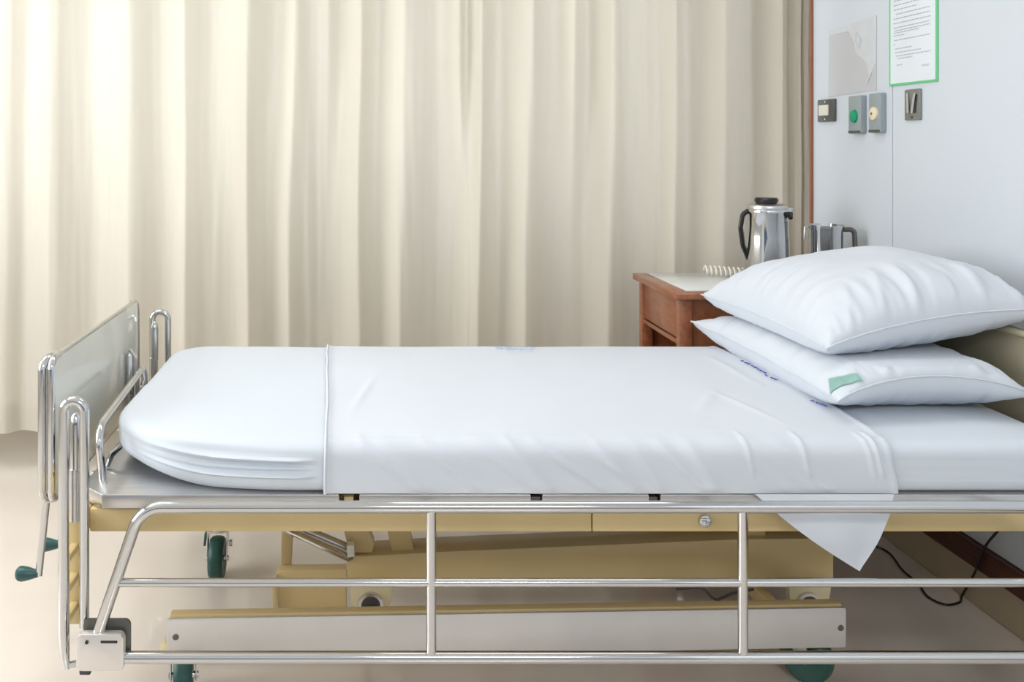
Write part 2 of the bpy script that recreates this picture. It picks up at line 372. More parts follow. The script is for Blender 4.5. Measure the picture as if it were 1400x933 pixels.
# footboard
FY0, FY1, FZ0, FZ1 = 2.06, 2.875, 0.458, 0.786
fbx0, fbx1 = -0.703, -0.666
fb = part('footboard', prism(new(), rrect(FY0+0.006, FY1-0.006, FZ0+0.006, FZ1-0.006, 0.035), 'X', fbx1-0.012, fbx1-0.002, 0.001), 'panel')
loop = [(fbx1-0.006, p[0], p[1]) for p in rrect(FY0+0.006, FY1-0.006, FZ0+0.006, FZ1-0.006, 0.040, 8)]
part('edge_tube', tube(new(), loop, 0.0055, 12, closed=True, up=(1, 0, 0)), 'chrome', fb)
for ye, s in ((FY0+0.006, 1), (FY1-0.006, -1)):
    for x, rr in ((fbx0+0.009, 0.0095), (fbx1-0.008, 0.0085)):
        pts = fillet([(fbx1-0.008, ye+s*0.05, FZ0+0.007), (x, ye, FZ0+0.007), (x, ye, FZ1-0.008-(0.004 if s < 0 else 0)), (fbx1-0.008, ye+s*0.05, FZ1-0.006-(0.005 if s < 0 else 0))], 0.028)
        part('end_tube', tube(new(), pts, rr if s > 0 else 0.006, 12, up=(1, 0, 0)), 'chrome', fb)
    part('end_strip', box(new(), fbx0+0.009, fbx1-0.008, *sorted((ye, ye+s*0.004)), FZ0+0.03, FZ1-0.03), 'steel', fb)
# headboard
hb = part('headboard', prism(new(), rrect(FY0+0.012, FY1-0.012, 0.50, 0.802, 0.035), 'X', 1.560, 1.580, 0.001), 'olive_paint')
for x in (1.556, 1.582):
    loop = [(x, p[0], p[1]) for p in rrect(FY0+0.004, FY1-0.004, 0.492, 0.806, 0.045, 8)]
    part('edge_tube', tube(new(), loop, 0.0085, 12, closed=True, up=(1, 0, 0)), 'olive_paint', hb)
for y in (2.2, 2.74):
    part('post', box(new(), 1.559, 1.581, y-0.015, y+0.015, 0.44, 0.53, 0.003), 'chrome')
    part('post', box(new(), -0.692, -0.672, y-0.015, y+0.015, 0.445, 0.50, 0.003), 'chrome')

# main frame: side beams and end beams
for y0, y1 in ((NB+0.005, NB+0.045), (FB-0.045, FB-0.005)):
    s = part('side_beam', box(new(), -0.56, 0.486, y0, y1, 0.443, 0.492, 0.004), 'beige')
    s = part('side_beam', box(new(), 0.4875, 1.56, y0, y1, 0.443, 0.492, 0.004), 'beige')
part('end_beam', box(new(), -0.60, -0.56, NB+0.02, FB-0.02, 0.444, 0.492, 0.004), 'beige')
part('end_beam', box(new(), 1.56, 1.60, NB+0.005, FB-0.005, 0.444, 0.492, 0.004), 'beige')
for y in (2.2, 2.74):
    part('end_bracket', box(new(), -0.695, -0.60, y-0.02, y+0.02, 0.450, 0.470, 0.002), 'beige')
p = P(964, 713, NB)
part('bolt', lathe(new(), [(0.0, NB-0.008), (0.008, NB-0.007), (0.0125, NB-0.003), (0.0135, NB+0.005)], (p.x, 0, p.z), 'Y', 20), 'chrome')
for x in (0.30, 0.86):
    part('cross_beam', box(new(), x-0.02, x+0.02, NB+0.045, FB-0.045, 0.45, 0.485, 0.003), 'beige')

# deck panels (stainless trays, chamfered at the foot)
def deck_panel(x0, x1, cf=0.0, lip=0.030, cr=0.0):
    b = new(); y0, y1 = NB-0.010, FB+0.005
    poly = [(x0+cf, y0), (x1-cr, y0), (x1, y0+cr), (x1, y1-cr), (x1-cr, y1), (x0+cf, y1), (x0, y1-cf), (x0, y0+cf)]
    poly = [q for i, q in enumerate(poly) if q != poly[i-1]]
    prism(b, poly, 'Z', 0.497, 0.527, 0.003); return part('deck_panel', b, 'steel')
deck_panel(-0.585, -0.040, 0.055)
deck_panel(0.002, 0.356); deck_panel(0.380, 0.600); deck_panel(0.624, 1.555, 0, cr=0.05)
for x, hm in ((-0.02, 'beige'), (0.368, 'plate_dark'), (0.612, 'plate_dark')):
    part('hinge', box(new(), x-0.010, x+0.010, NB, NB+0.05, 0.494, 0.518, 0.002), hm)
# retainer hoop at the foot of the mattress
b = new()
tube(b, fillet([(-0.553, 2.035, 0.525), (-0.560, 2.02, 0.640), (-0.590, 2.60, 0.640), (-0.590, 2.60, 0.525)], 0.045), 0.0085, 12)
part('mattress_retainer', b, 'chrome')
b = new(); tube(b, fillet([(-0.583, 2.53, 0.525), (-0.583, 2.53, 0.60), (-0.583, 2.555, 0.612), (-0.590, 2.56, 0.64)], 0.01), 0.006, 10)
part('retainer_brace', b, 'chrome')
# small cleat with white tag near the foot
b = new(); tube(b, [(-0.560, 2.10, 0.531), (-0.552, 2.11, 0.556), (-0.535, 2.13, 0.570), (-0.522, 2.15, 0.578)], [0.006, 0.008, 0.007, 0.004], 8, ell=(1, 0.5))
part('cleat', b, 'chrome')

# tall chrome loops at the foot corners
def corner_loop(y, xa, xb, zt, far=False):
    r = (xb-xa)/2
    b = new(); pts = [(xa+0.006, y, 0.208), (xa+0.002, y, 0.235), (xa, y, 0.28)]
    pts += [(xa, y, 0.45), (xa, y, zt-r)]
    pts += [((xa+xb)/2-r*cos(pi*k/12), y, zt-r+r*sin(pi*k/12)) for k in range(1, 12)]
    pts += [(xb, y, zt-r), (xb, y, 0.45), (xb, y, 0.292)]
    rs = [0.006, 0.0095, 0.0115, 0.0105, 0.0100]+[0.0100]*11+[0.0100, 0.0095, 0.0095]
    tube(b, pts, rs, 14, up=(0, 1, 0))
    l = part('corner_loop', b, 'chrome')
    s = -1 if far else 1
    yi = y+s*0.034
    b = new(); tube(b, [(xa+0.012, yi, 0.49), (xa+0.012, yi, 0.595)], 0.0125, 12); part('inner_sleeve', b, 'steel', l)
    b = new(); xi = xa+0.014
    tube(b, [(xi, yi, 0.59), (xi, yi, 0.685), (xi, yi, 0.700), (xi, yi, 0.707)], [0.0115, 0.0115, 0.0095, 0.004], 12); part('inner_post', b, 'chrome', l)
    b = new(); tube(b, [(xa+0.004, y+s*0.0, 0.215), (xa+0.028, y+s*0.012, 0.213), (xb+0.004, y+s*0.012, 0.213)], [0.006, 0.008, 0.006], 8); part('lower_bolt', b, 'chrome', l)
    b = new(); xc = (xa+xb)/2
    box(b, xc-0.03, xc-0.002, min(y+s*0.06, y+s*0.115), max(y+s*0.06, y+s*0.115), 0.265, 0.492, 0.003)
    part('corner_post', b, 'beige', l)
    for z in (0.30, 0.36, 0.42):
        part('spacer', box(new(), xc-0.024, xc-0.008, min(y, y+s*0.07), max(y, y+s*0.07), z, z+0.014, 0.002), 'beige', l)
    return l
corner_loop(1.87, -0.5855, -0.5445, 0.741)
corner_loop(2.925, -0.640, -0.592, 0.730, True)
# upright fitting on the far inside of the footboard
b = new(); tube(b, [(-0.656, 2.70, 0.46), (-0.656, 2.70, 0.645), (-0.656, 2.70, 0.655)], [0.011, 0.011, 0.006], 12); part('footboard_post', b, 'chrome')
b = new(); tube(b, fillet([(-0.640, 2.70, 0.46), (-0.640, 2.70, 0.64), (-0.656, 2.70, 0.662)], 0.01), 0.006, 10); part('footboard_post', b, 'steel')

# cranks
def crank(y):
    b = new(); x0 = -0.727
    tube(b, [(-0.60, y, 0.425), (x0, y, 0.425)], 0.0075, 10)
    c_ = part('crank', b, 'chrome')
    part('crank_arm', tube(new(), [(x0, y, 0.435), (x0-0.020, y, 0.243)], [0.0085, 0.0085], 12, ell=(1, 0.75)), 'chrome', c_)
    pr = [(0.0, -0.800), (0.011, -0.799), (0.0165, -0.793), (0.0175, -0.785), (0.015, -0.772), (0.0105, -0.757), (0.008, -0.748), (0.0, -0.747)]
    part('crank_handle', lathe(new(), pr, (0, y, 0.247), 'X', 20), 'teal', c_)
crank(2.20); crank(2.36)

# guard rails
def guard(y, s):
    """s=+1 near side (front faces the camera), -1 far side"""
    L0, R0 = -0.512, 1.52
    zt, zb = 0.5415, 0.2475
    top = [(-0.5095, y, 0.292), (-0.425, y, zt), (1.345, y, zt), (1.430, y, 0.292)]
    g = part('guard_rail', tube(new(), fillet(top, 0.06, 10), 0.0118, 16, up=(0, 1, 0)), 'chrome')
    z = EYE-(797-198)*y/F if s > 0 else 0.394
    z = 0.3935
    part('guard_bar', tube(new(), [(-0.467, y, z), (1.392, y, z)], 0.0082, 12), 'chrome', g)
    part('guard_bar', tube(new(), [(-0.47, y, zb), (1.40, y, zb)], 0.0118, 14), 'chrome', g)
    for px in (589.5, 1015.5):
        x = (px-490)*1.84/F
        part('guard_upright', tube(new(), [(x, y, zb), (x, y, zt)], 0.0098, 12), 'chrome', g)
    for xs, sg in ((-0.548, 1), (1.4685, -1)):
        xa, xb_ = (xs, xs+0.093) if sg > 0 else (xs-0.093, xs)
        lb = part('latch_box', prism(new(), rrect(xa, xb_, 0.228, 0.300, 0.012), 'Y', y-s*0.016, y+s*0.004, 0.003), 'latch_steel', g)
        part('latch_back', prism(new(), rrect(xa+0.006, xb_+0.006, 0.232, 0.314, 0.012), 'Y', y+s*0.014, y+s*0.022, 0.001), 'plate_dark', g)
        part('latch_slot', box(new(), (xa+xb_)/2+0.002, xb_-0.012, *sorted((y-s*0.0175, y-s*0.012)), 0.2835, 0.2885, 0.001), 'tungsten', g)
        part('latch_pin', lathe(new(), [(0.0035, -0.0005), (0.0035, 0.004)], (xa+0.022, y-s*0.0185, 0.286), 'Y', 12), 'tungsten', g)
        part('latch_foot', box(new(), xa+0.004, xa+0.026, y-0.008, y+0.008, 0.216, 0.228, 0.003), 'grey_rubber', g)
        part('mount_arm', box(new(), (xa+xb_)/2-0.03, (xa+xb_)/2-0.01, *sorted((y+s*0.022, y+s*0.115)), 0.24, 0.252, 0.002), 'steel', g)
guard(1.84, 1); guard(2.955, -1)

# base: long beams with steel cover panels, casters
bx0, bx1 = -0.424, 1.108
BASE = []
for ya_, yb_, s in ((2.095, 2.122, 1), (2.70, 2.755, -1)):
    zb_ = 0.116 if s > 0 else 0.150
    BASE.append(part('base_beam', box(new(), bx0+0.004, bx1-0.004, ya_, yb_, zb_, 0.203, 0.004), 'beige'))
cp = part('base_cover', prism(new(), rrect(bx0, bx1, 0.108, 0.198, 0.004, 3), 'Y', 2.086, 2.094, 0.001), 'cover_steel')
BASE.append(cp)
for px, py in ((240, 872), (1166, 875)):
    q = P(px, py, 2.086)
    BASE.append(part('cover_screw', lathe(new(), [(0.0, 2.0835), (0.006, 2.084), (0.0075, 2.0865)], (q.x, 0, q.z), 'Y', 14), 'plate_dark', cp))
for x in (0.035, 1.00):
    BASE.append(part('base_crossbar', box(new(), x-0.012, x+0.012, 2.115, 2.72, 0.118, 0.136 if x < .5 else 0.155, 0.003), 'beige'))
BR = Matrix.Translation((bx0, 2.086, 0)) @ Matrix.Rotation(R(1.9), 4, 'Z') @ Matrix.Translation((-bx0, -2.086, 0))
for o_ in BASE: o_.data.transform(BR)
part('brake_lug', box(new(), -0.441, -0.423, 2.09, 2.12, 0.118, 0.138, 0.003), 'cream')

def caster(x, y, rot, pedal=True):
    """swivel caster; the wheel turns about the X axis before the swivel turn"""
    T = Matrix.Translation((x, y, 0)) @ Matrix.Rotation(rot, 4, 'Z')
    def fin(bm): bmesh.ops.transform(bm, matrix=T, verts=bm.verts); return bm
    b = new(); lathe(b, [(0.0, 0.16), (0.020, 0.16), (0.022, 0.152), (0.024, 0.146), (0.024, 0.138), (0.012, 0.136), (0, 0.136)], seg=20)
    c_ = part('caster', fin(b), 'chrome')
    b = new()
    for s in (-1, 1):
        poly = [(-0.022, 0.137), (0.022, 0.137), (0.020, 0.10), (0.006-0.018, 0.050), (-0.026, 0.052), (-0.030, 0.07)]
        prism(b, [(q[0], q[1]) for q in poly], 'X', s*0.026, s*0.029, 0.0006)
    box(b, -0.029, 0.029, -0.022, 0.022, 0.133, 0.138, 0.001)
    part('fork', fin(b), 'chrome', c_)
    b = new(); rw = 0.060; cy = -0.014
    lathe(b, [(0.0, -0.016), (0.030, -0.017), (0.038, -0.020), (0.052, -0.021), (rw-0.002, -0.015), (rw, -0.006), (rw, 0.006), (rw-0.002, 0.015), (0.052, 0.021), (0.038, 0.020), (0.030, 0.017), (0.0, 0.016)], (0, cy, rw), 'X', 36)
    part('wheel', fin(b), 'teal_wheel', c_)
    b = new(); lathe(b, [(0.0, -0.034), (0.007, -0.033), (0.008, -0.029), (0.008, 0.029), (0.007, 0.033), (0, 0.034)], (0, cy, rw), 'X', 14)
    part('axle', fin(b), 'chrome', c_)
    if pedal:
        b = new(); prism(b, [(-0.030, 0.10), (-0.012, 0.128), (0.016, 0.126), (0.046, 0.098), (0.044, 0.090), (0.014, 0.112), (-0.010, 0.114)], 'X', -0.038, -0.031, 0.001)
        part('wheel_guard', fin(b), 'teal_wheel', c_)
        b = new(); lathe(b, [(0.0, 0.031), (0.010, 0.032), (0.010, 0.040), (0.0, 0.041)], (0, 0.006, 0.095), 'X', 14)
        part('brake_knob', fin(b), 'steel', c_)
CZ = 0.160
caster(-0.394, 2.125, R(8)); caster(-0.406, 2.725, R(0)); caster(1.035, 2.205, R(40)); caster(0.95, 2.765, R(35))
# lifting gear under the bed
Y0 = 2.30
def quad(pts, y0, y1, bev=0.003): return prism(new(), [(P(a, c_, y0).x, P(a, c_, y0).z) for a, c_ in pts], 'Y', y0, y1, bev)
lb_ = part('lift_beam', quad([(475, 762), (600, 755), (1000, 738), (1140, 736), (1140, 798), (475, 798)], Y0, Y0+0.09, 0.004), 'beige')
part('lift_link', quad([(463, 700), (492, 700), (512, 743), (509, 757), (478, 757)], Y0+0.01, Y0+0.05), 'beige')
part('lift_link', quad([(524, 700), (556, 700), (567, 755), (536, 756)], Y0+0.02, Y0+0.06), 'beige')
part('lift_link', quad([(1010, 700), (1040, 700), (1050, 742), (1015, 742)], Y0+0.02, Y0+0.06), 'beige')
part('gear_crossbar', box(new(), -0.05, 0.13, 2.0, 2.86, 0.450, 0.480, 0.003), 'beige')
part('gear_crossbar', box(new(), 0.92, 0.99, 2.0, 2.86, 0.450, 0.480, 0.003), 'beige')
part('pivot_block', quad([(474, 747), (484, 746), (485, 762), (475, 763)], Y0-0.03, Y0, 0.002), 'white_plastic')
for dy, px in ((0.0, 0), (0.022, 4)):
    a_ = P(372+px, 716, Y0-0.02+dy); c_ = P(478+px, 766-px*0.5, Y0-0.02+dy)
    part('crank_rod', tube(new(), [a_, c_], 0.0065, 10), 'chrome')
a_ = P(385, 712, Y0+0.03); c_ = P(480, 752, Y0+0.03)
part('crank_rod', tube(new(), [a_, c_], 0.012, 12), 'steel')
part('gear_post', quad([(386, 700), (402, 700), (397, 786), (383, 786)], Y0+0.04, Y0+0.08), 'beige')
part('gear_housing', quad([(377, 786), (384, 781), (474, 779), (474, 834), (379, 834)], Y0, Y0+0.036, 0.004), 'beige')
part('gear_plate', quad([(372, 800), (377, 790), (377, 842), (373, 842)], Y0-0.02, Y0, 0.001), 'beige')
for px in (508, 1108):
    bk = part('roller_bracket', quad([(px-29, 798), (px+30, 798), (px+26, 826), (px+20, 836), (px-20, 836), (px-28, 826)], Y0-0.03, Y0, 0.004), 'cream')
    q = P(px-1, 829, Y0-0.04)
    part('roller', lathe(new(), [(0.0, Y0-0.042), (0.020, Y0-0.042), (0.026, Y0-0.038), (0.026, Y0-0.028)], (q.x, 0, q.z), 'Y', 26), 'grey_rubber', bk)
    part('roller_rim', lathe(new(), [(0.026, Y0-0.040), (0.030, Y0-0.040), (0.030, Y0-0.028), (0.026, Y0-0.028)], (q.x, 0, q.z), 'Y', 26), 'steel', bk)
q0 = P(1060, 800, 2.25)
part('hose', tube(new(), fillet([P(925, 806, 2.28), P(960, 803, 2.25), P(978, 822, 2.24), P(1000, 812, 2.26), P(1030, 806, 2.28)], 0.02), 0.0035, 8), 'grey_rubber')

# ------------------------------------------------------------------ mattress
ZB, ZT = 0.5285, 0.633
MX0, MX1, MY0, MY1 = -0.560, 1.500, 1.945, 2.895
def outline(n=80):
    pts = []
    def arc(cx, cy, rx, ry, a0, a1, k, e=2.0):
        for i in range(k+1):
            a = R(a0+(a1-a0)*i/k); c_, s_ = cos(a), sin(a)
            pts.append((cx+rx*math.copysign(abs(c_)**(2/e), c_), cy+ry*math.copysign(abs(s_)**(2/e), s_)))
    def line(a, c_, k):
        for i in range(1, k): pts.append((a[0]+(c_[0]-a[0])*i/k, a[1]+(c_[1]-a[1])*i/k))
    arc(MX0+0.46, MY0+0.30, 0.46, 0.30, 180, 270, 60, 2.35)
    line((MX0+0.46, MY0), (MX1-0.07, MY0), 180)
    arc(MX1-0.07, MY0+0.07, 0.07, 0.07, 270, 360, 14)
    line((MX1, MY0+0.07), (MX1, MY1-0.13), 40)
    arc(MX1-0.10, MY1-0.13, 0.10, 0.10, 0, 90, 14)
    line((MX1-0.10, MY1-0.03), (MX0+0.13, MY1), 160)
    arc(MX0+0.13, MY1-0.13, 0.13, 0.13, 90, 180, 20)
    line((MX0, MY1-0.13), (MX0, MY0+0.30), 40)
    return pts
OUT = outline()
def shade(x, y, z): return 0
def side_wr(x, y, z):
    """sideways relief of the stretched sheet on the near side by the foot"""
    d = 0.0
    if y < 2.25:
        k = (z-ZB)/(ZT-ZB)
        f = sm(-0.5, -0.25, x)*(1-sm(-0.13, -0.078, x))
        for c_, w_, a in ((0.34, 0.035, 0.010), (0.43, 0.03, -0.006), (0.55-0.10*(x+0.1), 0.035, -0.008), (0.66-0.12*(x+0.1), 0.035, 0.008), (0.77-0.10*(x+0.1), 0.03, -0.006), (0.86-0.06*(x+0.1), 0.03, 0.004), (0.14, 0.05, -0.005)):
            d += a*f*math.exp(-((k-c_)/w_)**2)
        d += 0.0025*noise.noise(Vector((x*4, z*60, 1)))*(0.4+f)
    return d
def top_wr(x, y):
    return 0.0035*noise.noise(Vector((x*2.2, y*2.2, 0.3)))+0.0012*noise.noise(Vector((x*9, y*6, 1.3)))
b = new(); rings = []
cx_, cy_ = 0.45, 2.42
prof = [(0.030, ZB), (0.012, ZB+0.003), (0.003, ZB+0.012), (0.0, ZB+0.025)]
prof += [(0.0, ZB+0.025+(ZT-0.028-ZB-0.025)*k/30) for k in range(1, 31)]
prof += [(0.028*(1-cos(R(a))), ZT-0.028+0.028*sin(R(a))) for a in (18, 36, 54, 72, 90)]
N = len(OUT)
nrm = []
for i in range(N):
    a_ = Vector(OUT[i-1]); c_ = Vector(OUT[(i+1) % N]); t_ = (c_-a_)
    nrm.append(Vector((t_.y, -t_.x)).normalized())
for ins, z in prof:
    ring = []
    for i, (x, y) in enumerate(OUT):
        q = Vector((x, y))-nrm[i]*ins
        lift = 0.035*sm(-0.30, -0.58, q.x)*(1-(z-ZB)/(ZT-ZB)) if q.y < 2.45 else 0.0
        d = side_wr(q.x, q.y, z) if ZB+0.005 < z < ZT-0.006 else 0
        q = q+nrm[i]*d
        ring.append(b.verts.new((q.x, q.y, z+lift+(top_wr(q.x, q.y)*sm(ZT-0.03, ZT, z)))))
    rings.append(ring)
inner = [Vector((x, y))-nrm[i]*0.028 for i, (x, y) in enumerate(OUT)]
K = 26
for k in range(1, K+1):
    f = (k/K)
    ring = []
    for q in inner:
        tgt = Vector((max(MX0+0.42, min(MX1-0.42, q.x)), cy_))
        p_ = q.lerp(tgt, f*0.985)
        crown = 0.010*(1-(1-min(1, f*1.3))**2)
        ring.append(b.verts.new((p_.x, p_.y, ZT+crown+top_wr(p_.x, p_.y))))
    rings.append(ring)
for A_, B_ in zip(rings, rings[1:]):
    for i in range(N): b.faces.new((A_[i], A_[(i+1) % N], B_[(i+1) % N], B_[i]))
b.faces.new(rings[0][::-1]); b.faces.new(rings[-1])
mt = obj('mattress', b, 'sheet', None, 75); tag(mt, 'thick mattress in a smooth white fitted sheet on the steel bed deck', 'mattress')

# ------------------------------------------------------------------ draw sheet across the mattress
SX0, SX1 = -0.072, 1.098
def crownz(x, y):
    # the mattress crown under the sheet
    e = min(y-MY0-0.028, MY1-0.05-y, 0.447)/0.447
    f = max(0, min(1, e))
    return 0.010*(1-(1-min(1, f*1.3))**2)+top_wr(x, y)
path = [(MY0, 0.531)]
for k in range(1, 15): path.append((MY0, 0.531+(ZT-0.028-0.531)*k/14))
for a in (15, 30, 45, 60, 75, 90): path.append((MY0+0.028*(1-cos(R(a))), ZT-0.028+0.028*sin(R(a))))
for k in range(1, 61): path.append((MY0+0.028+(MY1-0.05-MY0-0.028)*k/60, ZT))
for a in (30, 60, 90): path.append((MY1-0.05+0.03*sin(R(a)), ZT-0.03+0.03*cos(R(a))))
for k in range(1, 5): path.append((MY1-0.02, ZT-0.03-0.018*k))
def path_at(v):
    t = v*(len(path)-1); i = min(int(t), len(path)-2); f = t-i
    return path[i][0]+(path[i+1][0]-path[i][0])*f, path[i][1]+(path[i+1][1]-path[i][1])*f
def ridge(d, w_): return math.exp(-(d/w_)**2)
random.seed(12)
diag = []
for k in range(15):
    xc = 0.0+k*0.062+random.uniform(-.015, .015)
    diag.append((xc, random.uniform(0.55, 1.5), random.uniform(0.0035, 0.0085)*(1 if xc < 0.75 else 0.55), random.uniform(.007, .013)))
def sheet_pt(u, v, off=0.0):
    y, z = path_at(v)
    far = sm(2.0, 2.9, y)
    wav = 0.004*noise.noise(Vector((y*6, z*8, 4)))
    xl = SX0-0.024*far+wav; xr = SX1+0.012*sm(0.60, 0.53, z)*(1 if y < 2 else 0)+0.006*noise.noise(Vector((y*4, z*9, 8)))
    xr -= 0.02*sm(2.1, 2.6, y)
    x = xl+(xr-xl)*u
    if z > ZT-1e-6: z = ZT+crownz(x, y)
    else: z += 0
    n_y, n_z = (-1, 0) if y < MY0+1e-6 else ((0, 1) if z > ZT-0.002 else (-(MY0+0.028-y)/0.028 if y < 2.2 else (1 if z < ZT-0.03 else 0.5), max(0, (z-(ZT-0.028))/0.028)))
    h = 0.0045+off
    if y < MY0+0.05:
        k = (z-0.531)/(ZT-0.531)       # 0 at the tuck, 1 at the top edge
        m = sm(0.0, 0.10, k)*(1-0.85*sm(0.92, 1.05, k))
        for xc, sl, a, w_ in diag:
            dx = (x-xc)-(1-k)*0.11*sl
            h += m*a*ridge(dx, w_*1.3)*(0.35+0.65*sm(1.05, 0.45, k))
        h += m*0.004*noise.noise(Vector((x*7+z*14, z*9, 3)))
        for xc, a in ((0.80, .0025), (0.915, .0030), (1.066, .005), (1.05, .003)):
            h += sm(0.2, 0.5, k)*a*ridge(x-xc-0.02*(1-k), 0.006)
    else:
        # soft creases on top
        h += 0.0025*noise.noise(Vector((x*5, y*4, 7)))+0.002
        for (ax, ay, bx, by, a, w_) in ((0.62, 2.42, 0.90, 2.62, .004, .012), (0.55, 2.30, 0.70, 2.40, .003, .012), (-0.02, 2.10, 0.05, 2.45, .003, .010), (0.75, 2.10, 0.88, 2.30, .004, .012), (0.93, 2.02, 0.85, 2.30, .003, .010), (0.99, 2.7, 1.0, 2.3, .003, .012)):
            ab = Vector((bx-ax, by-ay)); ap = Vector((x-ax, y-ay)); t = max(0, min(1, ap.dot(ab)/ab.dot(ab)))
            h += a*ridge((ap-ab*t).length, w_)*sin(pi*min(1, max(0.05, t)))
    hem = 0.0022*ridge((x-xl-0.006), 0.008)+0.002*ridge((xr-x-0.006), 0.006)
    h += hem
    return Vector((x, y+n_y*h, z+n_z*h))
b = new(); vs = grid(b, sheet_pt, 420, 87)
bmesh.ops.recalc_face_normals(b, faces=b.faces)
bmesh.ops.solidify(b, geom=b.faces[:], thickness=-0.0012)
ds = obj('draw_sheet', b, 'sheet2', None, 75); tag(ds, 'creased white draw sheet laid across the middle of the mattress, one corner hanging down', 'sheet')
# rolled hem on the left edge
hp = [sheet_pt(0.003, k/87, 0.002) for k in range(88)]
obj('hem', tube(new(), hp, 0.0032, 8, ell=(0.8, 1.2)), 'sheet2', ds, 60)
# the hanging corner
T0, T1, TP = P(1032, 676, 1.93), P(1222, 676, 1.93), P(1175, 781, 1.912)
def flap(u, v):
    top_ = T0.lerp(T1, u); q = top_.lerp(TP, v**0.98)
    L = P(1068, 703, 1.92)
    q.y += 0.004*sin(u*7+v*3)*v*(1-v)*3 - 0.010*sm(0, .2, v)*(1-sm(0.5, 1, v))
    q.x += -0.012*(1-u)*sin(pi*v)+0.006*u*sin(pi*v)
    return q
b = new(); grid(b, flap, 24, 30); bmesh.ops.remove_doubles(b, verts=b.verts[:], dist=1e-5)
bmesh.ops.solidify(b, geom=b.faces[:], thickness=0.0015)
obj('hanging_corner', b, 'sheet2', ds, 60)
# ink marks on the sheet (illegible stamped script)
def marks(x0, y0, x1, y1, n, size, m, seed):
    random.seed(seed); b = new()
    for k in range(n):
        t = (k+random.uniform(.1, .5))/n
        x = x0+(x1-x0)*t; y = y0+(y1-y0)*t
        z = ZT+crownz(x, y)+0.0115
        pts = []
        for j in range(6):
            a = j*1.25+random.uniform(-.4, .4)
            pts.append((x+size*0.5*cos(a)*random.uniform(.5, 1), y+size*sin(a)*random.uniform(.5, 1), z))
        tube(b, pts, size*0.09, 5)
    return obj('stamp', b, m, ds, 0)
marks(0.41, 2.80, 0.53, 2.80, 9, 0.012, 'faint_ink', 1); marks(0.43, 2.76, 0.52, 2.76, 5, 0.010, 'faint_ink', 2)
marks(1.058, 2.60, 1.060, 2.44, 8, 0.010, 'blue_ink', 3); marks(1.052, 2.43, 1.06, 2.37, 3, 0.010, 'blue_ink', 8); marks(1.058, 2.20, 1.075, 2.15, 4, 0.009, 'blue_ink', 5)

# ------------------------------------------------------------------ pillows
def pillow(name, label, corners, up, dn, zlo, zhi, seed, puck=1.0, arch=0.03):
    """corners: FL, NL, NR, FR as (x, y, z)"""
    FL, NL, NR, FR = [Vector(c_) for c_ in corners]
    ce = (FL+NL+NR+FR)/4
    def surf(u, v, side):
        s, t = 2*u-1, 2*v-1
        # concave edges between pulled-out corners
        s2 = s*(1-0.085*(1-t*t)*abs(s)**3); t2 = t*(1-0.065*(1-s*s)*abs(t)**3)
        U, V = (s2+1)/2, (t2+1)/2
        q = NL.lerp(NR, U).lerp(FL.lerp(FR, U), V)
        q.z += arch*(1-s*s)**0.8*max(0, -t)**2
        e = max(0, (1-s**4))*max(0, (1-t**4))
        e0 = max(0, 1-abs(s)**2.6)*max(0, 1-abs(t)**2.6)
        h = up*(0.70*e0**0.50+0.30*e**0.8) if side > 0 else dn*(0.9*e0**0.36+0.10*e)
        edge = min(1-abs(s), 1-abs(t))
        # gathers that run in from the seams
        g = sm(0.0, 0.06, edge)*(1-sm(0.15, 0.65, edge))
        fold = 0.0
        if t < 0:
            for sc, sl, a_ in ((-0.75, .5, .004), (-0.42, .35, .007), (-0.22, .1, .004), (-0.10, .12, .008), (0.16, -.1, .004), (0.25, .1, .006), (0.52, -.1, .007), (0.62, -.3, .004), (0.84, -.3, .006)):
                d_ = s-sc-sl*(1+t)
                fold += a_*math.exp(-(d_/(0.022+2.2*a_+0.03*(1+t)))**2)*sm(0.0, 0.05, 1+t)*(1-sm(0.10, 0.30+45*a_, 1+t))
        al = s if (1-abs(t)) < (1-abs(s)) else t
        gath = (0.010*noise.noise(Vector((al*7.5, edge*1.2, seed)))+0.005*noise.noise(Vector((al*17, edge*2, seed+4))))*g*puck
        big = 0.010*noise.noise(Vector((s*1.7, t*1.7, seed+9)))*e0
        if side > 0: q.z += h+gath+big+fold*puck
        else: q.z -= max(0, h+gath*0.6)
        return q
    n = 90
    b = new()
    A_ = grid(b, lambda u, v: surf(u, v, 1), n, n); B_ = grid(b, lambda u, v: surf(u, v, -1), n, n)
    bmesh.ops.remove_doubles(b, verts=[v for v in b.verts], dist=2e-5)
    # rest flat on what is below
    for v in b.verts:
        if v.co.z < zlo: v.co.z = zlo+(v.co.z-zlo)*0.02
        if v.co.z > zhi: v.co.z = zhi+(v.co.z-zhi)*0.02
    o = obj(name, b, 'pillow', None, 80); tag(o, label, 'pillow')
    # seam line
    b = new(); m_ = 60; loop = []
    for k in range(m_): loop.append(surf(k/m_, 0, 1))
    for k in range(m_): loop.append(surf(1, k/m_, 1))
    for k in range(m_): loop.append(surf(1-k/m_, 1, 1))
    for k in range(m_): loop.append(surf(0, 1-k/m_, 1))
    tube(b, loop, 0.0022, 6, closed=True); obj('seam', b, 'pillow', o, 60)
    return o, surf
low, sl_ = pillow('pillow', 'lower white pillow with a mint green tag, lying on the mattress', ((1.035, 2.93, 0.700), (1.045, 2.05, 0.690), (1.50, 2.09, 0.694), (1.54, 2.80, 0.70)), 0.070, 0.085, ZT+0.012, 0.752, 3.0, 0.8, 0.042)
top, st_ = pillow('pillow', 'upper white pillow, plump and creased, stacked on the other pillow', ((1.045, 2.87, 0.793), (1.075, 2.16, 0.782), (1.60, 2.20, 0.863), (1.60, 2.78, 0.86)), 0.135, 0.085, 0.756, 2.0, 21.0, 1.2, 0.02)
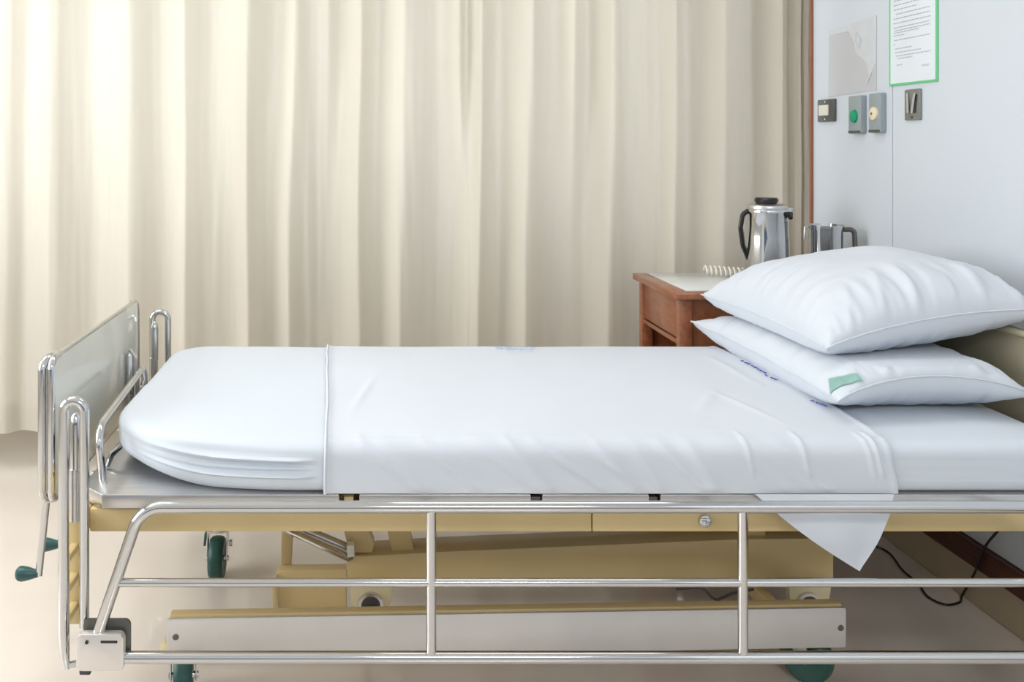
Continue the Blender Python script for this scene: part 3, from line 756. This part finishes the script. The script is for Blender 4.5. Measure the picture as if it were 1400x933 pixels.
# mint tag on the lower pillow
def on_low(px, py):
    best = None
    for i in range(0, 121):
        for j in range(0, 61):
            q = sl_(i/120, j/120, 1); q.z = min(q.z, 0.752)
            d = (490+q.x*F/q.y-px)**2+(198+(EYE-q.z)*F/q.y-py)**2
            if best is None or d < best[0]: best = (d, i/120, j/120)
    return best[1], best[2]
q0, q1, q2, q3 = [on_low(*p_) for p_ in ((1132, 519), (1171, 511), (1181, 523), (1135, 541))]
def tagf(u, v):
    a_ = (q3[0]+(q2[0]-q3[0])*u, q3[1]+(q2[1]-q3[1])*u); c_ = (q0[0]+(q1[0]-q0[0])*u, q0[1]+(q1[1]-q0[1])*u)
    uu, vv = a_[0]+(c_[0]-a_[0])*v, a_[1]+(c_[1]-a_[1])*v
    return sl_(uu, vv, 1)+Vector((-0.001, -0.0035, 0.0030))
b = new(); grid(b, tagf, 24, 14); bmesh.ops.solidify(b, geom=b.faces[:], thickness=0.001)
obj('cloth_tag', b, 'mint', low)

# ------------------------------------------------------------------ bedside cabinet
NZ = 0.78; nx0, nx1, ny0, ny1 = 1.005, 1.655, 2.985, 3.455
ns = thing('bedside_cabinet', 'reddish brown wooden bedside cabinet behind the bed, by the head wall', 'cabinet', ((nx0+nx1)/2, (ny0+ny1)/2, 0))
b = new(); box(b, nx0, nx1, ny0, ny1, NZ-0.024, NZ, 0.005); obj('cabinet_top', b, 'wood', ns)
obj('top_inlay', box(new(), nx0+0.045, nx1-0.03, ny0+0.03, ny1-0.025, NZ, NZ+0.004, 0.001), 'glass_top', ns)
bx, by0, by1 = nx0+0.020, ny0+0.018, ny1-0.018
for x0, x1 in ((bx, bx+0.04), (nx1-0.05, nx1-0.01)):
    for y0, y1 in ((by0, by0+0.035), (by1-0.035, by1)):
        obj('leg', box(new(), x0, x1, y0, y1, 0.0, NZ-0.024, 0.003), 'wood', ns)
obj('side_panel', box(new(), bx+0.04, nx1-0.05, by0+0.008, by0+0.020, 0.10, NZ-0.024), 'wood', ns)
obj('side_panel', box(new(), bx+0.04, nx1-0.05, by1-0.020, by1-0.008, 0.10, NZ-0.024), 'wood', ns)
obj('back_panel', box(new(), nx1-0.030, nx1-0.020, by0+0.035, by1-0.035, 0.10, NZ-0.024), 'wood', ns)
dr = obj('drawer', box(new(), bx+0.006, bx+0.40, by0+0.038, by1-0.038, NZ-0.155, NZ-0.030, 0.003), 'wood', ns)
obj('rail', box(new(), bx+0.004, bx+0.03, by0+0.035, by1-0.035, NZ-0.175, NZ-0.160, 0.002), 'wood', ns)
obj('shelf', box(new(), bx+0.01, nx1-0.03, by0+0.02, by1-0.02, 0.40, 0.418, 0.002), 'wood', ns)
dd = obj('door', box(new(), bx+0.006, bx+0.024, by0+0.038, by1-0.038, 0.11, 0.395, 0.002), 'wood', ns)
obj('bottom_panel', box(new(), bx+0.01, nx1-0.03, by0+0.02, by1-0.02, 0.09, 0.105, 0.002), 'wood', ns)
obj('knob', lathe(new(), [(0.0, bx-0.014), (0.010, bx-0.012), (0.012, bx-0.006), (0.006, bx+0.007)], (0, by0+0.08, 0.30), 'X', 14), 'chrome', dd)

# vacuum jug
TZ = NZ+0.004
jx, jy = 1.365, 3.15
jug = thing('vacuum_jug', 'tall polished steel jug with black handle and lid on the cabinet', 'jug', (jx, jy, TZ))
prf = [(0.0, 0), (0.070, 0), (0.074, 0.006), (0.074, 0.012), (0.0725, 0.06), (0.0700, 0.16), (0.0665, 0.235), (0.068, 0.240), (0.068, 0.248), (0.0655, 0.252)]
obj('body', lathe(new(), prf, (jx, jy, TZ), 'Z', 48), 'chrome', jug)
obj('collar', lathe(new(), [(0.0655, 0.250), (0.067, 0.256), (0.064, 0.264), (0.050, 0.269), (0.0, 0.270)], (jx, jy, TZ), 'Z', 40), 'steel', jug)
obj('lid', lathe(new(), [(0.030, 0.268), (0.036, 0.274), (0.038, 0.282), (0.034, 0.289), (0.0, 0.290)], (jx, jy, TZ), 'Z', 30), 'black', jug)
b = new(); hx = jx-0.066
tube(b, fillet([(hx+0.002, jy-0.01, TZ+0.245), (hx-0.018, jy-0.012, TZ+0.235), (hx-0.026, jy-0.014, TZ+0.19), (hx-0.018, jy-0.014, TZ+0.13), (hx+0.002, jy-0.012, TZ+0.085)], 0.03, 6), 0.0075, 12, ell=(1.1, 0.8))
obj('handle', b, 'black', jug)
b = new(); prism(b, [(jx+0.050, TZ+0.205), (jx+0.064, TZ+0.205), (jx+0.085, TZ+0.256), (jx+0.050, TZ+0.258)], 'Y', jy-0.016, jy+0.010, 0.004); obj('spout', b, 'chrome', jug)
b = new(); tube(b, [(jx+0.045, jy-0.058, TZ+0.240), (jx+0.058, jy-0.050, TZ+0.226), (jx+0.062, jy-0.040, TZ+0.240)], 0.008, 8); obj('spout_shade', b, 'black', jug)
# steel mug
mx_, my_ = 1.553, 3.13
mug = thing('steel_mug', 'short steel mug with a dark handle between the jug and the head wall', 'mug', (mx_, my_, TZ))
obj('cup', lathe(new(), [(0.0, 0), (0.050, 0), (0.053, 0.004), (0.054, 0.18), (0.056, 0.188), (0.057, 0.200), (0.0545, 0.200), (0.052, 0.184), (0.050, 0.008), (0.0, 0.006)], (mx_, my_, TZ), 'Z', 40), 'chrome', mug)
b = new(); tube(b, fillet([(mx_+0.048, my_-0.02, TZ+0.185), (mx_+0.080, my_-0.03, TZ+0.188), (mx_+0.083, my_-0.032, TZ+0.10), (mx_+0.048, my_-0.02, TZ+0.09)], 0.02), 0.008, 10, ell=(1, 1.3)); obj('handle', b, 'plate_dark', mug)
b = new(); tube(b, [(mx_-0.058, my_, TZ+0.193), (mx_-0.07, my_, TZ+0.192), (mx_-0.072, my_, TZ+0.15)], 0.004, 8); obj('side_clip', b, 'steel', mug)
# coiled cord
b = new(); pts = []
for k in range(12*14+1):
    t = k/(12*14); a = k/14*2*pi
    x = 1.235+0.16*t; y = 3.36-0.10*t
    pts.append((x+0.003*cos(a), y+0.012*cos(a), TZ+0.0185+0.0150*sin(a)))
tube(b, pts, 0.0036, 7)
cc = obj('coiled_cord', b, 'cord_white', None, 60); tag(cc, 'coiled ivory telephone cord lying on the cabinet top beside the jug', 'cord')

# ------------------------------------------------------------------ power cable on the floor by the head wall
def FL_(px, py): 
    Y = EYE*F/(py-198); return Vector(((px-490)*Y/F, Y, 0.004))
cp_ = [FL_(1168, 745), FL_(1192, 748), FL_(1215, 758), FL_(1234, 782), FL_(1255, 800), FL_(1268, 818), FL_(1292, 829), FL_(1312, 826)]
wallp = [(WX-0.013, wy(1330)+0.02, 0.008), (WX-0.024, wy(1345), 0.10), (WX-0.024, wy(1360), 0.19), (WX-0.006, wy(1375), 0.27), (WX-0.005, wy(1383), 0.36), (WX-0.005, wy(1392), 0.45)]
cp_ = [Vector(q) for q in cp_]+[Vector(q) for q in wallp]
for q in cp_:
    if q.z < 0.02: q.x = min(q.x, WX-0.016)
def smoothc(pts, n=6):
    out = []
    for i in range(len(pts)-1):
        p0 = pts[max(0, i-1)]; p1 = pts[i]; p2 = pts[i+1]; p3 = pts[min(len(pts)-1, i+2)]
        for k in range(n):
            t = k/n
            out.append(0.5*((2*p1)+(p2-p0)*t+(2*p0-5*p1+4*p2-p3)*t*t+(3*p1-p0-3*p2+p3)*t**3))
    out.append(pts[-1]); return out
pc = obj('power_cable', tube(new(), smoothc(cp_), 0.0032, 8), 'black', None, 60)
tag(pc, 'thin black cable trailing over the floor and up the head wall', 'cable')

# ------------------------------------------------------------------ added fill lamps on the ceiling (above the frame)
for i, (x, yy) in enumerate(((-1.5, 2.2), (0.7, -1.7), (0.7, 2.35))):
    cl = thing('fill_lamp', ('added flush ceiling fill lamp over the foot of the bed', 'added flush ceiling fill lamp over the aisle in front of the bed', 'added flush ceiling fill lamp right above the middle of the bed')[i], 'lamp', (x, yy, 2.8))
    b = new()
    for a in ((x-0.64, x+0.64, yy-.33, yy-.3), (x-0.64, x+0.64, yy+.3, yy+.33), (x-0.64, x-0.61, yy-.3, yy+.3), (x+0.61, x+0.64, yy-.3, yy+.3)): box(b, *a, 2.74, 2.8)
    obj('frame', b, 'ceiling', cl, 0)
    obj('diffuser', box(new(), x-0.61, x+0.61, yy-.3, yy+.3, 2.765, 2.775), 'diffuser', cl, 0)
